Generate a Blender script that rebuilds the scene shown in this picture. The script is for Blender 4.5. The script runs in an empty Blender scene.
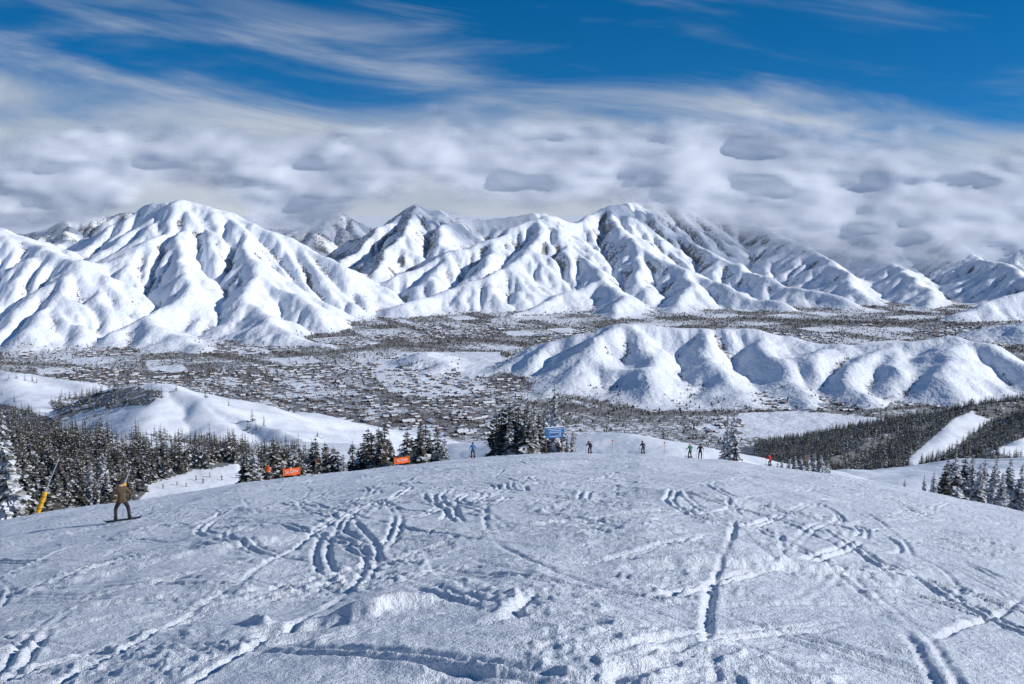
import bpy, math, random, time
import numpy as np
from mathutils import Vector, Matrix
t0=time.time()
random.seed(7); rng=np.random.default_rng(7)
PITCH=math.radians(8.12); F=995.6
cP,sP=math.cos(PITCH),math.sin(PITCH)
scene=bpy.context.scene
def ray(px,py):
    a=(px-512)/F; b=(342-py)/F
    X=a; Y=cP+b*sP; Z=-sP+b*cP
    return X/Y,-Z/Y
def W(px,py,Y):
    u,T=ray(px,py); return (u*Y,Y,-T*Y)
def project(X,Y,Z):
    dep=Y*cP-Z*sP; up=Y*sP+Z*cP
    return 512+F*X/dep, 342-F*up/dep
# ---------------- noise
def _h(ix,iy,s):
    n=(ix*374761393+iy*668265263+s*144269504)&0xffffffff
    n=((n^(n>>13))*1274126177)&0xffffffff
    return n^(n>>16)
def perlin(x,y,s=0):
    x=np.asarray(x,dtype=np.float64); y=np.asarray(y,dtype=np.float64)
    xi=np.floor(x).astype(np.int64); yi=np.floor(y).astype(np.int64)
    xf=x-xi; yf=y-yi
    u=xf*xf*xf*(xf*(xf*6-15)+10); v=yf*yf*yf*(yf*(yf*6-15)+10)
    def g(dx,dy):
        a=_h(xi+dx,yi+dy,s)*(2*math.pi/4294967296.0)
        return np.cos(a)*(xf-dx)+np.sin(a)*(yf-dy)
    a=g(0,0);b=g(1,0);c=g(0,1);d=g(1,1)
    return ((a+(b-a)*u)*(1-v)+(c+(d-c)*u)*v)*1.5
def fbm(x,y,o,s=0,gain=.5):
    r=0;a=1;t=0
    for i in range(o):
        r=r+a*perlin(x*2**i+i*17.3,y*2**i-i*9.1,s+i); t+=a; a*=gain
    return r/t
def sstep(a,b,x):
    t=np.clip((x-a)/(b-a),0,1); return t*t*(3-2*t)
# ---------------- mesh helpers
def mesh_from(name,verts,quads=None,tris=None,smooth=True,mats=(),attrs=None,matidx=None):
    me=bpy.data.meshes.new(name)
    verts=np.asarray(verts,dtype=np.float32)
    me.vertices.add(len(verts)); me.vertices.foreach_set("co",verts.ravel())
    L=[];S=[];off=0
    if quads is not None and len(quads):
        q=np.asarray(quads,dtype=np.int32); L.append(q.ravel()); S.append(np.arange(len(q))*4); off=len(q)*4
    if tris is not None and len(tris):
        q=np.asarray(tris,dtype=np.int32); L.append(q.ravel()); S.append(off+np.arange(len(q))*3)
    L=np.concatenate(L).astype(np.int32); S=np.concatenate(S).astype(np.int32)
    me.loops.add(len(L)); me.loops.foreach_set("vertex_index",L)
    me.polygons.add(len(S)); me.polygons.foreach_set("loop_start",S)
    me.polygons.foreach_set("use_smooth",np.full(len(S),smooth,dtype=bool))
    if matidx is not None: me.polygons.foreach_set("material_index",np.asarray(matidx,dtype=np.int32))
    if attrs:
        for k,v in attrs.items():
            a=me.attributes.new(k,'FLOAT','POINT'); a.data.foreach_set("value",np.asarray(v,dtype=np.float32))
    for m in mats: me.materials.append(m)
    me.update(calc_edges=True)
    return me
def add_obj(name,me,loc=(0,0,0),rot=(0,0,0),scale=(1,1,1),parent=None):
    o=bpy.data.objects.new(name,me); scene.collection.objects.link(o)
    o.location=loc;o.rotation_euler=rot;o.scale=scale
    if parent: o.parent=parent
    return o
def grid_quads(nr,nc):
    i=np.arange((nr-1)*nc).reshape(nr-1,nc)[:,:-1].ravel()
    return np.stack([i,i+1,i+nc+1,i+nc],1)
# ---------------- materials
def newmat(name):
    m=bpy.data.materials.new(name); m.use_nodes=True
    nt=m.node_tree; b=nt.nodes["Principled BSDF"]; return m,nt,b
def simple(name,col,rough=.7,spec=.3,metal=0,nscale=0,namp=.15):
    m,nt,b=newmat(name); b.inputs["Roughness"].default_value=rough
    b.inputs["Specular IOR Level"].default_value=spec; b.inputs["Metallic"].default_value=metal
    n=nt.nodes.new("ShaderNodeTexNoise"); n.inputs["Scale"].default_value=nscale or 6
    tc=nt.nodes.new("ShaderNodeTexCoord"); nt.links.new(tc.outputs["Object"],n.inputs["Vector"])
    mx=nt.nodes.new("ShaderNodeMixRGB"); mx.inputs[1].default_value=(*[c*(1-namp) for c in col],1); mx.inputs[2].default_value=(*[min(1,c*(1+namp)) for c in col],1)
    nt.links.new(n.outputs["Fac"],mx.inputs[0]); nt.links.new(mx.outputs[0],b.inputs["Base Color"])
    return m
def math_node(nt,op,a,b=None,clamp=False):
    n=nt.nodes.new("ShaderNodeMath"); n.operation=op; n.use_clamp=clamp
    for i,v in enumerate([a,b]):
        if v is None: continue
        if isinstance(v,(int,float)): n.inputs[i].default_value=v
        else: nt.links.new(v,n.inputs[i])
    return n.outputs[0]
def noise_node(nt,vec,scale,detail=4,rough=.5,dist=0):
    n=nt.nodes.new("ShaderNodeTexNoise"); n.inputs["Scale"].default_value=scale; n.inputs["Detail"].default_value=detail
    n.inputs["Roughness"].default_value=rough; n.inputs["Distortion"].default_value=dist
    nt.links.new(vec,n.inputs["Vector"]); return n.outputs["Fac"]
SNOW=(.83,.865,.925,1)
def snow_near():
    m,nt,b=newmat("snow_slope_material")
    tc=nt.nodes.new("ShaderNodeTexCoord").outputs["Object"]
    b.inputs["Roughness"].default_value=.55; b.inputs["Specular IOR Level"].default_value=.25
    n=noise_node(nt,tc,.5,2,.6)
    mx=nt.nodes.new("ShaderNodeMixRGB"); mx.inputs[1].default_value=(.77,.82,.90,1); mx.inputs[2].default_value=(.87,.905,.95,1)
    nt.links.new(n,mx.inputs[0]); nt.links.new(mx.outputs[0],b.inputs["Base Color"])
    h1=noise_node(nt,tc,9,4,.8); h2=noise_node(nt,tc,2.2,2,.6)
    h=math_node(nt,'ADD',math_node(nt,'MULTIPLY',h1,.085),math_node(nt,'MULTIPLY',h2,.08))
    bp=nt.nodes.new("ShaderNodeBump"); bp.inputs["Strength"].default_value=1; bp.inputs["Distance"].default_value=1.0
    nt.links.new(h,bp.inputs["Height"]); nt.links.new(bp.outputs[0],b.inputs["Normal"])
    return m
def snow_far(name,spk,bump,bscale,dark=(.07,.065,.06)):
    m,nt,b=newmat(name)
    tc=nt.nodes.new("ShaderNodeTexCoord").outputs["Object"]
    b.inputs["Roughness"].default_value=.7; b.inputs["Specular IOR Level"].default_value=.15
    at=nt.nodes.new("ShaderNodeAttribute"); at.attribute_name="forest"
    n=noise_node(nt,tc,spk,3,.75)
    v=math_node(nt,'ADD',n,math_node(nt,'MULTIPLY',at.outputs["Fac"],.5))
    v=math_node(nt,'MULTIPLY',math_node(nt,'SUBTRACT',v,.76),9,True)
    v2=math_node(nt,'MULTIPLY',v,.85)
    mx=nt.nodes.new("ShaderNodeMixRGB"); mx.inputs[1].default_value=SNOW
    dk=nt.nodes.new("ShaderNodeMixRGB"); dk.inputs[1].default_value=(*dark,1); dk.inputs[2].default_value=(.19,.165,.15,1)
    nt.links.new(noise_node(nt,tc,spk*.3,1),dk.inputs[0]); nt.links.new(dk.outputs[0],mx.inputs[2])
    nt.links.new(v2,mx.inputs[0]); nt.links.new(mx.outputs[0],b.inputs["Base Color"])
    bp=nt.nodes.new("ShaderNodeBump"); bp.inputs["Strength"].default_value=.7; bp.inputs["Distance"].default_value=1
    h=math_node(nt,'MULTIPLY',noise_node(nt,tc,bscale,4,.64),bump)
    nt.links.new(h,bp.inputs["Height"]); nt.links.new(bp.outputs[0],b.inputs["Normal"])
    return m
M_snow=snow_near()
M_mid=snow_far("mid_slope_material",.12,2.0,.05,(.04,.045,.04))
M_far=snow_far("mountain_material",.045,38,.006)
# ---------------- near slope
SIL=[(-260,575),(-100,545),(0,522),(60,511),(120,503),(150,499),(200,491),(240,484),(350,472),(450,461),(510,456),(560,454),(640,455),(740,463),(830,475),(900,487),(1024,513),(1150,545),(1300,590)]
sil_u=np.array([ray(*p)[0] for p in SIL]); sil_T=np.array([ray(*p)[1] for p in SIL])
HC=2.5
def Dist(u): return np.interp(u,[-.6,-.4,0,.12,.4,.6],[95,100,118,124,105,85])
def near_h(X,Y):
    Ys=np.maximum(Y,1.0); u=np.clip(X/Ys,-.75,.75)
    S=np.interp(u,sil_u,sil_T); D=Dist(u)
    z=-(HC+Y*(S-2*HC/D)+HC*np.abs(Y)*Y/D**2)
    ex=np.maximum(Y-1.12*D,0)
    return z-np.minimum(ex*ex*.006,ex*.5)
def seg_cone(X,Y,pts,slope,H):
    for (a,b) in zip(pts[:-1],pts[1:]):
        ax,ay,az=a;bx,by,bz=b; dx,dy=bx-ax,by-ay
        t=np.clip(((X-ax)*dx+(Y-ay)*dy)/(dx*dx+dy*dy+1e-9),0,1)
        d=np.hypot(X-ax-t*dx,Y-ay-t*dy)
        r=d*slope
        if slope<.2: r=r+np.maximum(d-70,0)*.4
        H=np.maximum(H,az+t*(bz-az)-(np.sqrt(r*r+9)-3))
    return H
MIDR=[
 ([(575,440,.25),(600,432,.25),(640,441,.24),(690,459,.23)],.33),
 ([(120,392,1.0),(155,387,.98),(200,401,.93),(235,414,.88)],.38),
 ([(235,414,.88),(270,427,.84),(296,440,.8)],.62),
 ([(155,387,.98),(150,420,.85),(140,445,.75)],.34),
 ([(200,401,.93),(215,430,.82)],.36),
 ([(-200,360,1.7),(-60,366,1.65),(0,371,1.6),(60,380,1.55),(110,391,1.5)],.35),
 ([(0,371,1.6),(20,400,1.2),(40,415,1.0)],.3),
 ([(-100,450,.33),(40,470,.36),(120,476,.42),(190,474,.45),(250,464,.5)],.13),
 ([(800,475,1.15),(830,461,1.2),(880,438,1.4),(960,411,1.6),(1024,400,1.7),(1150,390,1.8),(1300,380,1.9)],.40),
 ([(960,411,1.6),(940,440,1.3),(900,465,1.1)],.35),([(1060,398,1.75),(1030,430,1.4),(1000,455,1.1)],.35),
 ([(880,490,.5),(950,480,.55),(1024,470,.6),(1200,455,.65)],.3),
]
MIDR=[([W(a,b,c*1000) for a,b,c in p],s) for p,s in MIDR]
def mid_h(X,Y):
    H=np.maximum(-(.312*Y+4),-950.0)
    wx=X+fbm(X/90,Y/90,3,41)*14; wy=Y+fbm(X/90,Y/90,3,42)*14
    for p,s in MIDR: H=seg_cone(wx,wy,p,s,H)
    amp=np.clip((Y-150)/600,0,1)
    return H+fbm(X/150,Y/150,4,5)*12*amp*(H>-945)
# ---------------- far skeleton + stream power erosion
FR=[
 ([(-300,215,8.8),(-120,215,8.4),(0,226,8.0),(40,244,7.7),(75,263,7.4),(60,290,7.0),(40,315,6.6)],.45,1),
 ([(0,226,8.0),(-40,270,7.2),(-30,300,6.8)],.45,0),
 ([(20,262,8.6),(75,250,8.8),(110,228,9.0),(150,206,9.0),(185,198,8.9),(225,209,8.9),(260,224,8.8)],.52,1),
 ([(260,224,8.8),(300,243,8.7),(335,262,8.5)],.8,1),
 ([(185,198,8.9),(170,225,8.4),(135,250,8.0),(110,275,7.6),(70,300,7.1),(50,325,6.6)],.5,1),
 ([(170,225,8.4),(190,262,7.8),(190,290,7.3),(150,318,6.8),(120,330,6.5)],.5,0),
 ([(225,209,8.9),(245,240,8.4),(255,270,7.8),(290,292,7.5),(315,308,7.3)],.52,1),
 ([(255,270,7.8),(240,295,7.3),(270,320,6.8),(320,341,6.4),(340,350,6.25)],.45,0),
 ([(150,318,6.8),(180,335,6.4),(200,345,6.2)],.35,0),
 ([(70,300,7.1),(90,325,6.6),(80,342,6.35)],.4,0),
 ([(110,275,7.6),(30,300,7.0),(0,325,6.5)],.42,0),
 ([(-100,240,12.5),(30,232,12.6),(70,218,12.7),(110,212,12.8),(150,212,12.8),(210,222,12.8),(290,228,13),(330,208,13),(350,220,13),(375,236,12.6)],.5,1),
 ([(70,218,12.7),(60,245,11.6)],.5,0),([(330,208,13),(310,240,12)],.5,0),
 ([(335,260,10.2),(380,226,10.9),(420,201,11.3),(440,208,11.4),(475,218,11.6),(545,212,12)],.6,1),
 ([(420,201,11.3),(400,240,10.3),(372,268,9.6)],.55,1),([(440,208,11.4),(440,240,10.4)],.55,0),
 ([(352,300,8.7),(400,272,9.2),(450,250,9.6),(500,235,9.9),(545,214,10.3),(575,222,10.5),(610,204,11),(650,197,11.8),(690,198,12.3),(740,208,12.5),(800,216,12.5),(860,222,12.3),(930,222,12),(1000,230,11.5),(1150,234,11.5),(1300,240,11.5)],.52,1),
 ([(545,214,10.3),(530,245,9.6),(510,262,9.2),(440,290,8.6),(400,303,8.2)],.5,1),
 ([(575,222,10.5),(580,255,9.6),(600,275,9.1),(560,295,8.6),(520,312,8.1)],.5,1),
 ([(600,275,9.1),(620,295,8.6),(610,318,7.9)],.45,0),
 ([(450,250,9.6),(430,275,9.0)],.45,0),([(500,235,9.9),(480,268,9.1)],.5,0),
 ([(610,204,11),(640,245,9.9),(690,270,9.3),(740,290,8.9),(790,306,8.5)],.5,1),
 ([(690,270,9.3),(680,300,8.5)],.45,0),([(640,245,9.9),(640,280,9.1)],.5,0),
 ([(690,198,12.3),(680,232,11),(720,258,10.1),(790,283,9.3),(850,300,8.7)],.5,1),
 ([(740,208,12.5),(790,240,11),(830,261,10.1),(862,290,9.1)],.5,1),
 ([(860,222,12.3),(880,246,11),(905,272,9.8),(930,295,9),(925,312,8.5)],.5,1),
 ([(930,222,12),(965,250,10.5),(1010,265,9.6),(1040,285,8.9)],.5,1),
 ([(1000,230,11.5),(1020,246,10.5),(1080,262,9.8)],.5,1),
 ([(1200,255,8.9),(1060,280,8.3),(1000,296,8.1),(950,315,7.8)],.45,1),
 ([(515,353,5.55),(560,336,5.6),(620,321,5.6),(680,325,5.7),(760,330,5.6),(830,338,5.5),(890,342,5.4),(960,332,5.3),(1000,350,5.1),(1045,372,4.9)],.48,1),
 ([(620,321,5.6),(595,350,5.2),(570,370,4.95)],.42,1),
 ([(620,321,5.6),(655,355,5.15),(640,388,4.65)],.42,1),
 ([(700,326,5.7),(710,360,5.1),(730,393,4.6)],.42,1),
 ([(760,330,5.6),(790,370,4.95),(810,402,4.47)],.42,1),
 ([(830,338,5.5),(820,365,5.0)],.42,1),
 ([(890,342,5.4),(850,368,4.95),(870,398,4.55)],.42,1),
 ([(890,342,5.4),(905,372,4.85)],.42,1),
 ([(960,332,5.3),(935,370,4.8),(960,398,4.5)],.42,1),
 ([(395,366,5.7),(420,348,5.8),(440,362,5.6),(425,374,5.3)],.36,1),
 ([(1200,330,6.2),(1080,318,6.6),(1010,322,6.8)],.35,0),
]
FR=[([W(a,b,c*1000) for a,b,c in p],s,k) for p,s,k in FR]
dx=30.0
gx=np.arange(-8700,8700+1,dx); gy=np.arange(2700,15600+1,dx)
GX,GY=np.meshgrid(gx,gy)
SK=np.full(GX.shape,-950.0)
wx=GX+fbm(GX/700,GY/700,3,61)*130+fbm(GX/220,GY/220,2,63)*35; wy=GY+fbm(GX/700,GY/700,3,62)*130+fbm(GX/220,GY/220,2,64)*35
for p,s,k in FR:
    SK=np.maximum(SK,seg_cone(wx,wy,p,s,np.full(GX.shape,-3000.0)))
FL=(SK<=-949)
SK=SK+np.where(FL,0,np.minimum((SK+950)/60,1)*(fbm(GX/380,GY/380,4,70)*60))
SK=np.maximum(SK,-950)
nr,nc=SK.shape
H=SK+np.where(FL,0,perlin(GX/61,GY/61,3)*8)
idx=np.arange(nr*nc).reshape(nr,nc)
shifts=[(-1,0),(1,0),(0,-1),(0,1),(-1,-1),(-1,1),(1,-1),(1,1)]
FLf=FL.ravel(); K=.17
for it in range(26):
    P=np.pad(H,1,constant_values=1e9); best=np.zeros_like(H); rec=idx.copy(); rd=np.full(H.shape,dx)
    for a,b in shifts:
        d=dx*math.hypot(a,b)
        s=(H-P[1+a:1+a+nr,1+b:1+b+nc])/d
        mk=s>best; best=np.where(mk,s,best); rec=np.where(mk,idx+a*nc+b,rec); rd=np.where(mk,d,rd)
    order=np.argsort(H.ravel(),kind='stable')
    ol=order.tolist(); rl=rec.ravel().tolist(); A=[900.0]*(nr*nc)
    for i in reversed(ol):
        r=rl[i]
        if r!=i: A[r]+=A[i]
    An=np.minimum(np.array(A),1e6)
    Fc=(K*np.maximum(np.sqrt(An)-36,0)/rd.ravel()); Fc[FLf]=0
    Fl=Fc.tolist(); h=H.ravel().tolist()
    for i in ol:
        r=rl[i]
        if r!=i:
            f=Fl[i]; h[i]=(h[i]+f*h[r])/(1+f)
    H=np.array(h).reshape(nr,nc)
    Pp=np.pad(H,1,mode='edge'); lap=(Pp[:-2,1:-1]+Pp[2:,1:-1]+Pp[1:-1,:-2]+Pp[1:-1,2:]-4*H)
    H=H+.07*lap+.08*(SK-H)
    H=np.where(FL,-950,H)
Pp=np.pad(H,1,mode='edge'); LAP=Pp[:-2,1:-1]+Pp[2:,1:-1]+Pp[1:-1,:-2]+Pp[1:-1,2:]-4*H; H=H+.06*LAP
Pp=np.pad(LAP,1,mode='edge'); LAP=LAP*.4+.15*(Pp[:-2,1:-1]+Pp[2:,1:-1]+Pp[1:-1,:-2]+Pp[1:-1,2:])
print("erosion",time.time()-t0)
def samp(G,X,Y):
    fx=np.clip((X-gx[0])/dx,0,nc-1.001); fy=np.clip((Y-gy[0])/dx,0,nr-1.001)
    ix=fx.astype(int); iy=fy.astype(int); a=fx-ix; b=fy-iy
    return (G[iy,ix]*(1-a)+G[iy,ix+1]*a)*(1-b)+(G[iy+1,ix]*(1-a)+G[iy+1,ix+1]*a)*b
def far_h(X,Y):
    z=samp(H,X,Y)
    k=np.clip((z+945)/120,0,1)
    hi=np.clip((Y-8500)/2500,0,1)
    z=z+fbm(X/130,Y/130,4,90)*(13+12*hi)*k + fbm(X/300,Y/300,2,99)*2
    return np.maximum(z,mid_h(X,Y))
def ground(X,Y):
    X=np.atleast_1d(np.asarray(X,float));Y=np.atleast_1d(np.asarray(Y,float))
    z=np.maximum(near_h(X,Y),mid_h(X,Y))
    return np.where(Y>2850,far_h(X,Y),z)
def inpoly(px,py,poly):
    r=np.zeros(np.shape(px),bool); n=len(poly)
    for i in range(n):
        x1,y1=poly[i];x2,y2=poly[(i+1)%n]
        if y1==y2: continue
        c=((y1>py)!=(y2>py))&(px<(x2-x1)*(py-y1)/(y2-y1)+x1); r^=c
    return r
# ---- snow slope mesh with ski tracks
TX0,TX1,TY0,TY1,TD=-42.0,42.0,3.0,140.0,.05
tn=(int((TY1-TY0)/TD),int((TX1-TX0)/TD)); TR=np.zeros(tn)
for k in range(430):
    x=random.uniform(-45,45); y=random.uniform(3,125); L=random.uniform(10,70)
    if k%3==0: x=random.uniform(-12,12); y=random.uniform(3,35); L=random.uniform(5,30)
    th=random.gauss(math.pi/2+.15,.8); n=int(L/.04); s=np.arange(n)*.04
    wl=random.uniform(16,70); am=random.uniform(.1,.75); ph=random.uniform(0,6.28)
    ang=th+am*np.sin(s/wl*2*math.pi+ph)
    xs=x+np.cumsum(np.cos(ang))*.04; ys=y+np.cumsum(np.sin(ang))*.04
    wgt=sstep(0,2,s)*sstep(0,2,s[-1]-s)*random.uniform(.25,1.3)*np.clip(.7+.5*np.sin(s*random.uniform(.3,1.0)+ph)+.2*np.sin(s*3.1),0.1,1)
    offs=[0,random.uniform(.14,.3)] if random.random()<.6 else [0]
    for o in offs:
        X=xs-np.sin(ang)*o; Y=ys+np.cos(ang)*o
        ix=((X-TX0)/TD).astype(int); iy=((Y-TY0)/TD).astype(int)
        ok=(ix>=0)&(ix<tn[1])&(iy>=0)&(iy<tn[0])
        np.add.at(TR,(iy[ok],ix[ok]),wgt[ok])
fy=np.fft.fftfreq(tn[0])[:,None]; fx=np.fft.rfftfreq(tn[1])[None,:]; f2=fx*fx+fy*fy
def G(sig): return np.exp(-2*math.pi**2*(sig/TD)**2*f2)
FT=np.fft.rfft2(TR)
groove=np.fft.irfft2(FT*(G(.045)*1.0-G(.12)*.85),s=tn)
groove=groove/(np.percentile(np.abs(groove[groove!=0]),99.0)+1e-9)
TR=-np.clip(groove,-.7,1.0)*.058
def snow_disp(X,Y):
    wx=X+fbm(X/2.5,Y/2.5,2,11)*.8; wy=Y+fbm(X/2.5,Y/2.5,2,12)*.8
    z=fbm(X/7,Y/11,3,1)*.36
    m=sstep(-.12,.28,fbm(X/3.2+4,Y/5.0,4,2))
    r=1-np.abs(fbm(wx/1.9,wy/1.5,4,3,.5)); z=z+(r-.75)*.15*(.5+.5*m)
    q=X*.35+Y*.94; p=X*.94-Y*.35
    r2=1-np.abs(fbm(p/2.4+3,q/.75+fbm(X/2,Y/2,2,35),4,33,.5)); z=z+(r2-.75)*.085*(.4+.6*m)
    c=fbm(wx/.42,wy/.42,4,4,.55); z=z+np.maximum(c,-.05)*(.025+.085*m)
    z=z+np.maximum(perlin(wx/.16,wy/.16,8)-.15,0)*(.01+.045*m)
    z=z+fbm(X/.9,Y/.5,3,9)*.03
    fx_=np.clip((X-TX0)/TD,0,tn[1]-1.01); fy_=np.clip((Y-TY0)/TD,0,tn[0]-1.01)
    ix=fx_.astype(int);iy=fy_.astype(int);a=fx_-ix;b=fy_-iy
    t=(TR[iy,ix]*(1-a)+TR[iy,ix+1]*a)*(1-b)+(TR[iy+1,ix]*(1-a)+TR[iy+1,ix+1]*a)*b
    nz=fbm(X/.5,Y/.5,2,55)*.25
    def bump(cx,cy,dxn,dyn,Ls,Wd,hh):
        p=(X-cx)*dxn+(Y-cy)*dyn; q=-(X-cx)*dyn+(Y-cy)*dxn
        q=q+nz
        return hh*np.exp(-(p/Ls)**4-(q/Wd)**2)
    z=z+bump(-1.75,12.9,.92,.39,.70,.20,.24)+bump(-2.75,12.2,.9,.4,.50,.26,-.26)+bump(-3.4,12.9,-.6,.8,.5,.16,.12)
    z=z+bump(.1,12.3,.15,.99,.9,.12,-.10)+bump(-.12,12.3,.15,.99,.9,.14,.06)+bump(1.0,8.6,.5,.86,.7,.16,-.10)+bump(-.7,8.8,.6,.8,.6,.2,-.10)
    z=z+bump(4.2,17.5,.96,.3,2.6,.28,.13)+bump(4.0,16.9,.96,.3,2.2,.2,-.08)+bump(-7.5,22,.8,.6,3.0,.3,.15)+bump(6.5,30,.9,-.4,3.5,.4,.2)
    return (z+t*(1.3-.3*m))*sstep(1,5,Y)
NR,NC=820,980
Yr=np.concatenate([np.linspace(-30,3.5,24)[:-1],np.geomspace(3.5,210,NR-23)])
uc=np.linspace(-.72,.72,NC)
UU,YY=np.meshgrid(uc,Yr)
XX=UU*np.maximum(YY,3.5)+np.where(YY<3.5,UU*(3.5-YY)*1.0,0)
ZZ=np.maximum(near_h(XX,YY),mid_h(XX,YY))+snow_disp(XX,YY)
add_obj("snow_slope",mesh_from("snow_slope",np.stack([XX,YY,ZZ],-1).reshape(-1,3),grid_quads(NR,NC),mats=[M_snow]))
print("near",time.time()-t0)
# ---- mid mesh
HILLF=[(-80,395),(10,405),(60,420),(60,440),(130,446),(235,456),(300,454),(320,462),(225,470),(185,474),(130,505),(50,520),(-80,545)]
CRF=[(48,402),(135,386),(165,392),(150,405),(100,408),(60,420)]
GAP=[(905,462),(955,418),(972,412),(990,420),(965,440),(945,455),(915,470)]
GAP2=[(990,452),(1030,435),(1060,435),(1030,460)]
RUN=[(135,510),(150,484),(190,472),(262,460),(262,510)]
def mid_forest(X,Y,Z):
    px,py=project(X,Y,Z)
    f=np.zeros(X.shape)
    f=np.where((px<330)&(Y>600)&(Y<1800),np.clip(fbm(X/70,Y/70,3,66)*1.3-.12,0,.45),f)
    f=np.where(inpoly(px,py,HILLF)&(Y>115),.95,f)
    f=np.where(inpoly(px,py,CRF)&(Y>600),.8,f)
    f=np.where(inpoly(px,py,RUN),0,f)
    f=np.where((px>700)&(Y>900)&(Y<2500)&~inpoly(px,py,GAP)&~inpoly(px,py,GAP2),.95,f)
    f=np.where((px<60)&(Y>1300)&(py<371),.7,f)
    f=np.where((Y>2400),.7,f)
    nz=fbm(X/50,Y/50,3,77)
    return np.clip(f*(1+nz*.5),0,1)
NR,NC=420,800
Yr=np.geomspace(190,3050,NR); uc=np.linspace(-.75,.75,NC)
UU,YY=np.meshgrid(uc,Yr); XX=UU*YY
ZZ=np.maximum(near_h(XX,YY),mid_h(XX,YY)); fo=mid_forest(XX,YY,ZZ)
ZZ=ZZ-.4*np.clip((215-YY)/20,0,1)+fbm(XX/12,YY/12,3,31)*.5
add_obj("lower_slopes",mesh_from("lower_slopes",np.stack([XX,YY,ZZ],-1).reshape(-1,3),grid_quads(NR,NC),mats=[M_mid],attrs={"forest":fo.ravel()}))
# ---- far mesh
FIELD=[(738,413),(800,411),(900,420),(893,430),(868,448),(800,450),(770,440),(745,433)]
FIELD2=[(455,352),(500,352),(505,372),(470,378),(450,366)]
FIELD3=[(370,372),(400,352),(450,352),(500,366),(480,392),(430,398),(390,392)]
BANDS=[[(190,350),(260,362),(330,380),(400,402),(440,425),(480,455)],[(350,296),(385,320),(450,338),(540,345)],[(-50,362),(60,365),(150,374),(240,392),(330,412),(420,440)],[(740,318),(830,322),(900,324),(960,318)],[(500,372),(560,395),(650,414),(760,412),(860,412),(1000,400)],[(330,352),(400,345),(480,352)],[(280,400),(400,405),(520,402),(600,412)]]
def banddist(px,py):
    D=np.full(px.shape,1e9)
    for b in BANDS:
        for (x1,y1),(x2,y2) in zip(b[:-1],b[1:]):
            dx_,dy_=x2-x1,y2-y1; t=np.clip(((px-x1)*dx_+(py-y1)*dy_)/(dx_*dx_+dy_*dy_),0,1)
            D=np.minimum(D,np.hypot((px-x1-t*dx_)*.5,py-y1-t*dy_))
    return D
def far_forest(X,Y,Z):
    px,py=project(X,Y,Z)
    fl=samp(H,X,Y)<-940
    c,s=math.cos(.45),math.sin(.45); a=(X*c+Y*s)/190; b=(-X*s+Y*c)/260
    cell=_h(np.floor(a).astype(np.int64),np.floor(b).astype(np.int64),5)/4294967296.0
    big=fbm(X/700,Y/500,3,50)
    f=.68+.55*(cell-.5)+big*.4
    f=np.where(cell<.09,.05,f)
    f=np.maximum(f,1.05-.14*banddist(px,py)+big*.3)
    f=np.where(inpoly(px,py,FIELD)|inpoly(px,py,FIELD2),0,f)
    f=np.where(inpoly(px,py,FIELD3),f*.5,f)
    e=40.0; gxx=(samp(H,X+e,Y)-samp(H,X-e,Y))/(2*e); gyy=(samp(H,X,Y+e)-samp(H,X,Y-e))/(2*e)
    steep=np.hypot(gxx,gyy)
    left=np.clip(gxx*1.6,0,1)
    hi=np.clip((Y-8500)/2500,0,1)
    gul=np.clip((samp(LAP,X,Y)-2.5)/12,0,1)
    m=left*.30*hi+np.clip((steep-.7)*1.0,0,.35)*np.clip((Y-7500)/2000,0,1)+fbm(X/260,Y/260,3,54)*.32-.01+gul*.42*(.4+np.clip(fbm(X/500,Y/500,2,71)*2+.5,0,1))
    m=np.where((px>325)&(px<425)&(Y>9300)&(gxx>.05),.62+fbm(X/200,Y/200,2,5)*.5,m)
    m=np.where((Y>11900)&(px<400),.50+fbm(X/200,Y/200,2,5)*.5,m)
    low=np.clip((-840-Z)/100,0,1)*.48+fbm(X/200,Y/200,3,58)*.25
    r=np.clip(np.where(fl,f,np.maximum(m,low-.05)),0,1)
    return np.where(Y>13500,0,r)
NR,NC=600,1000
Yr=np.concatenate([np.linspace(2900,15300,NR-3),[22000,40000,60000]]); uc=np.linspace(-.66,.66,NC)
UU,YY=np.meshgrid(uc,Yr); XX=UU*YY
ZZ=far_h(XX,YY); ZZ[-3:]=-950
ZZ=ZZ-.8*np.clip((3060-YY)/30,0,1)
fo=far_forest(XX,YY,ZZ)
add_obj("mountains",mesh_from("mountains",np.stack([XX,YY,ZZ],-1).reshape(-1,3),grid_quads(NR,NC),mats=[M_far],attrs={"forest":fo.ravel()}))
print("far",time.time()-t0)
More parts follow.
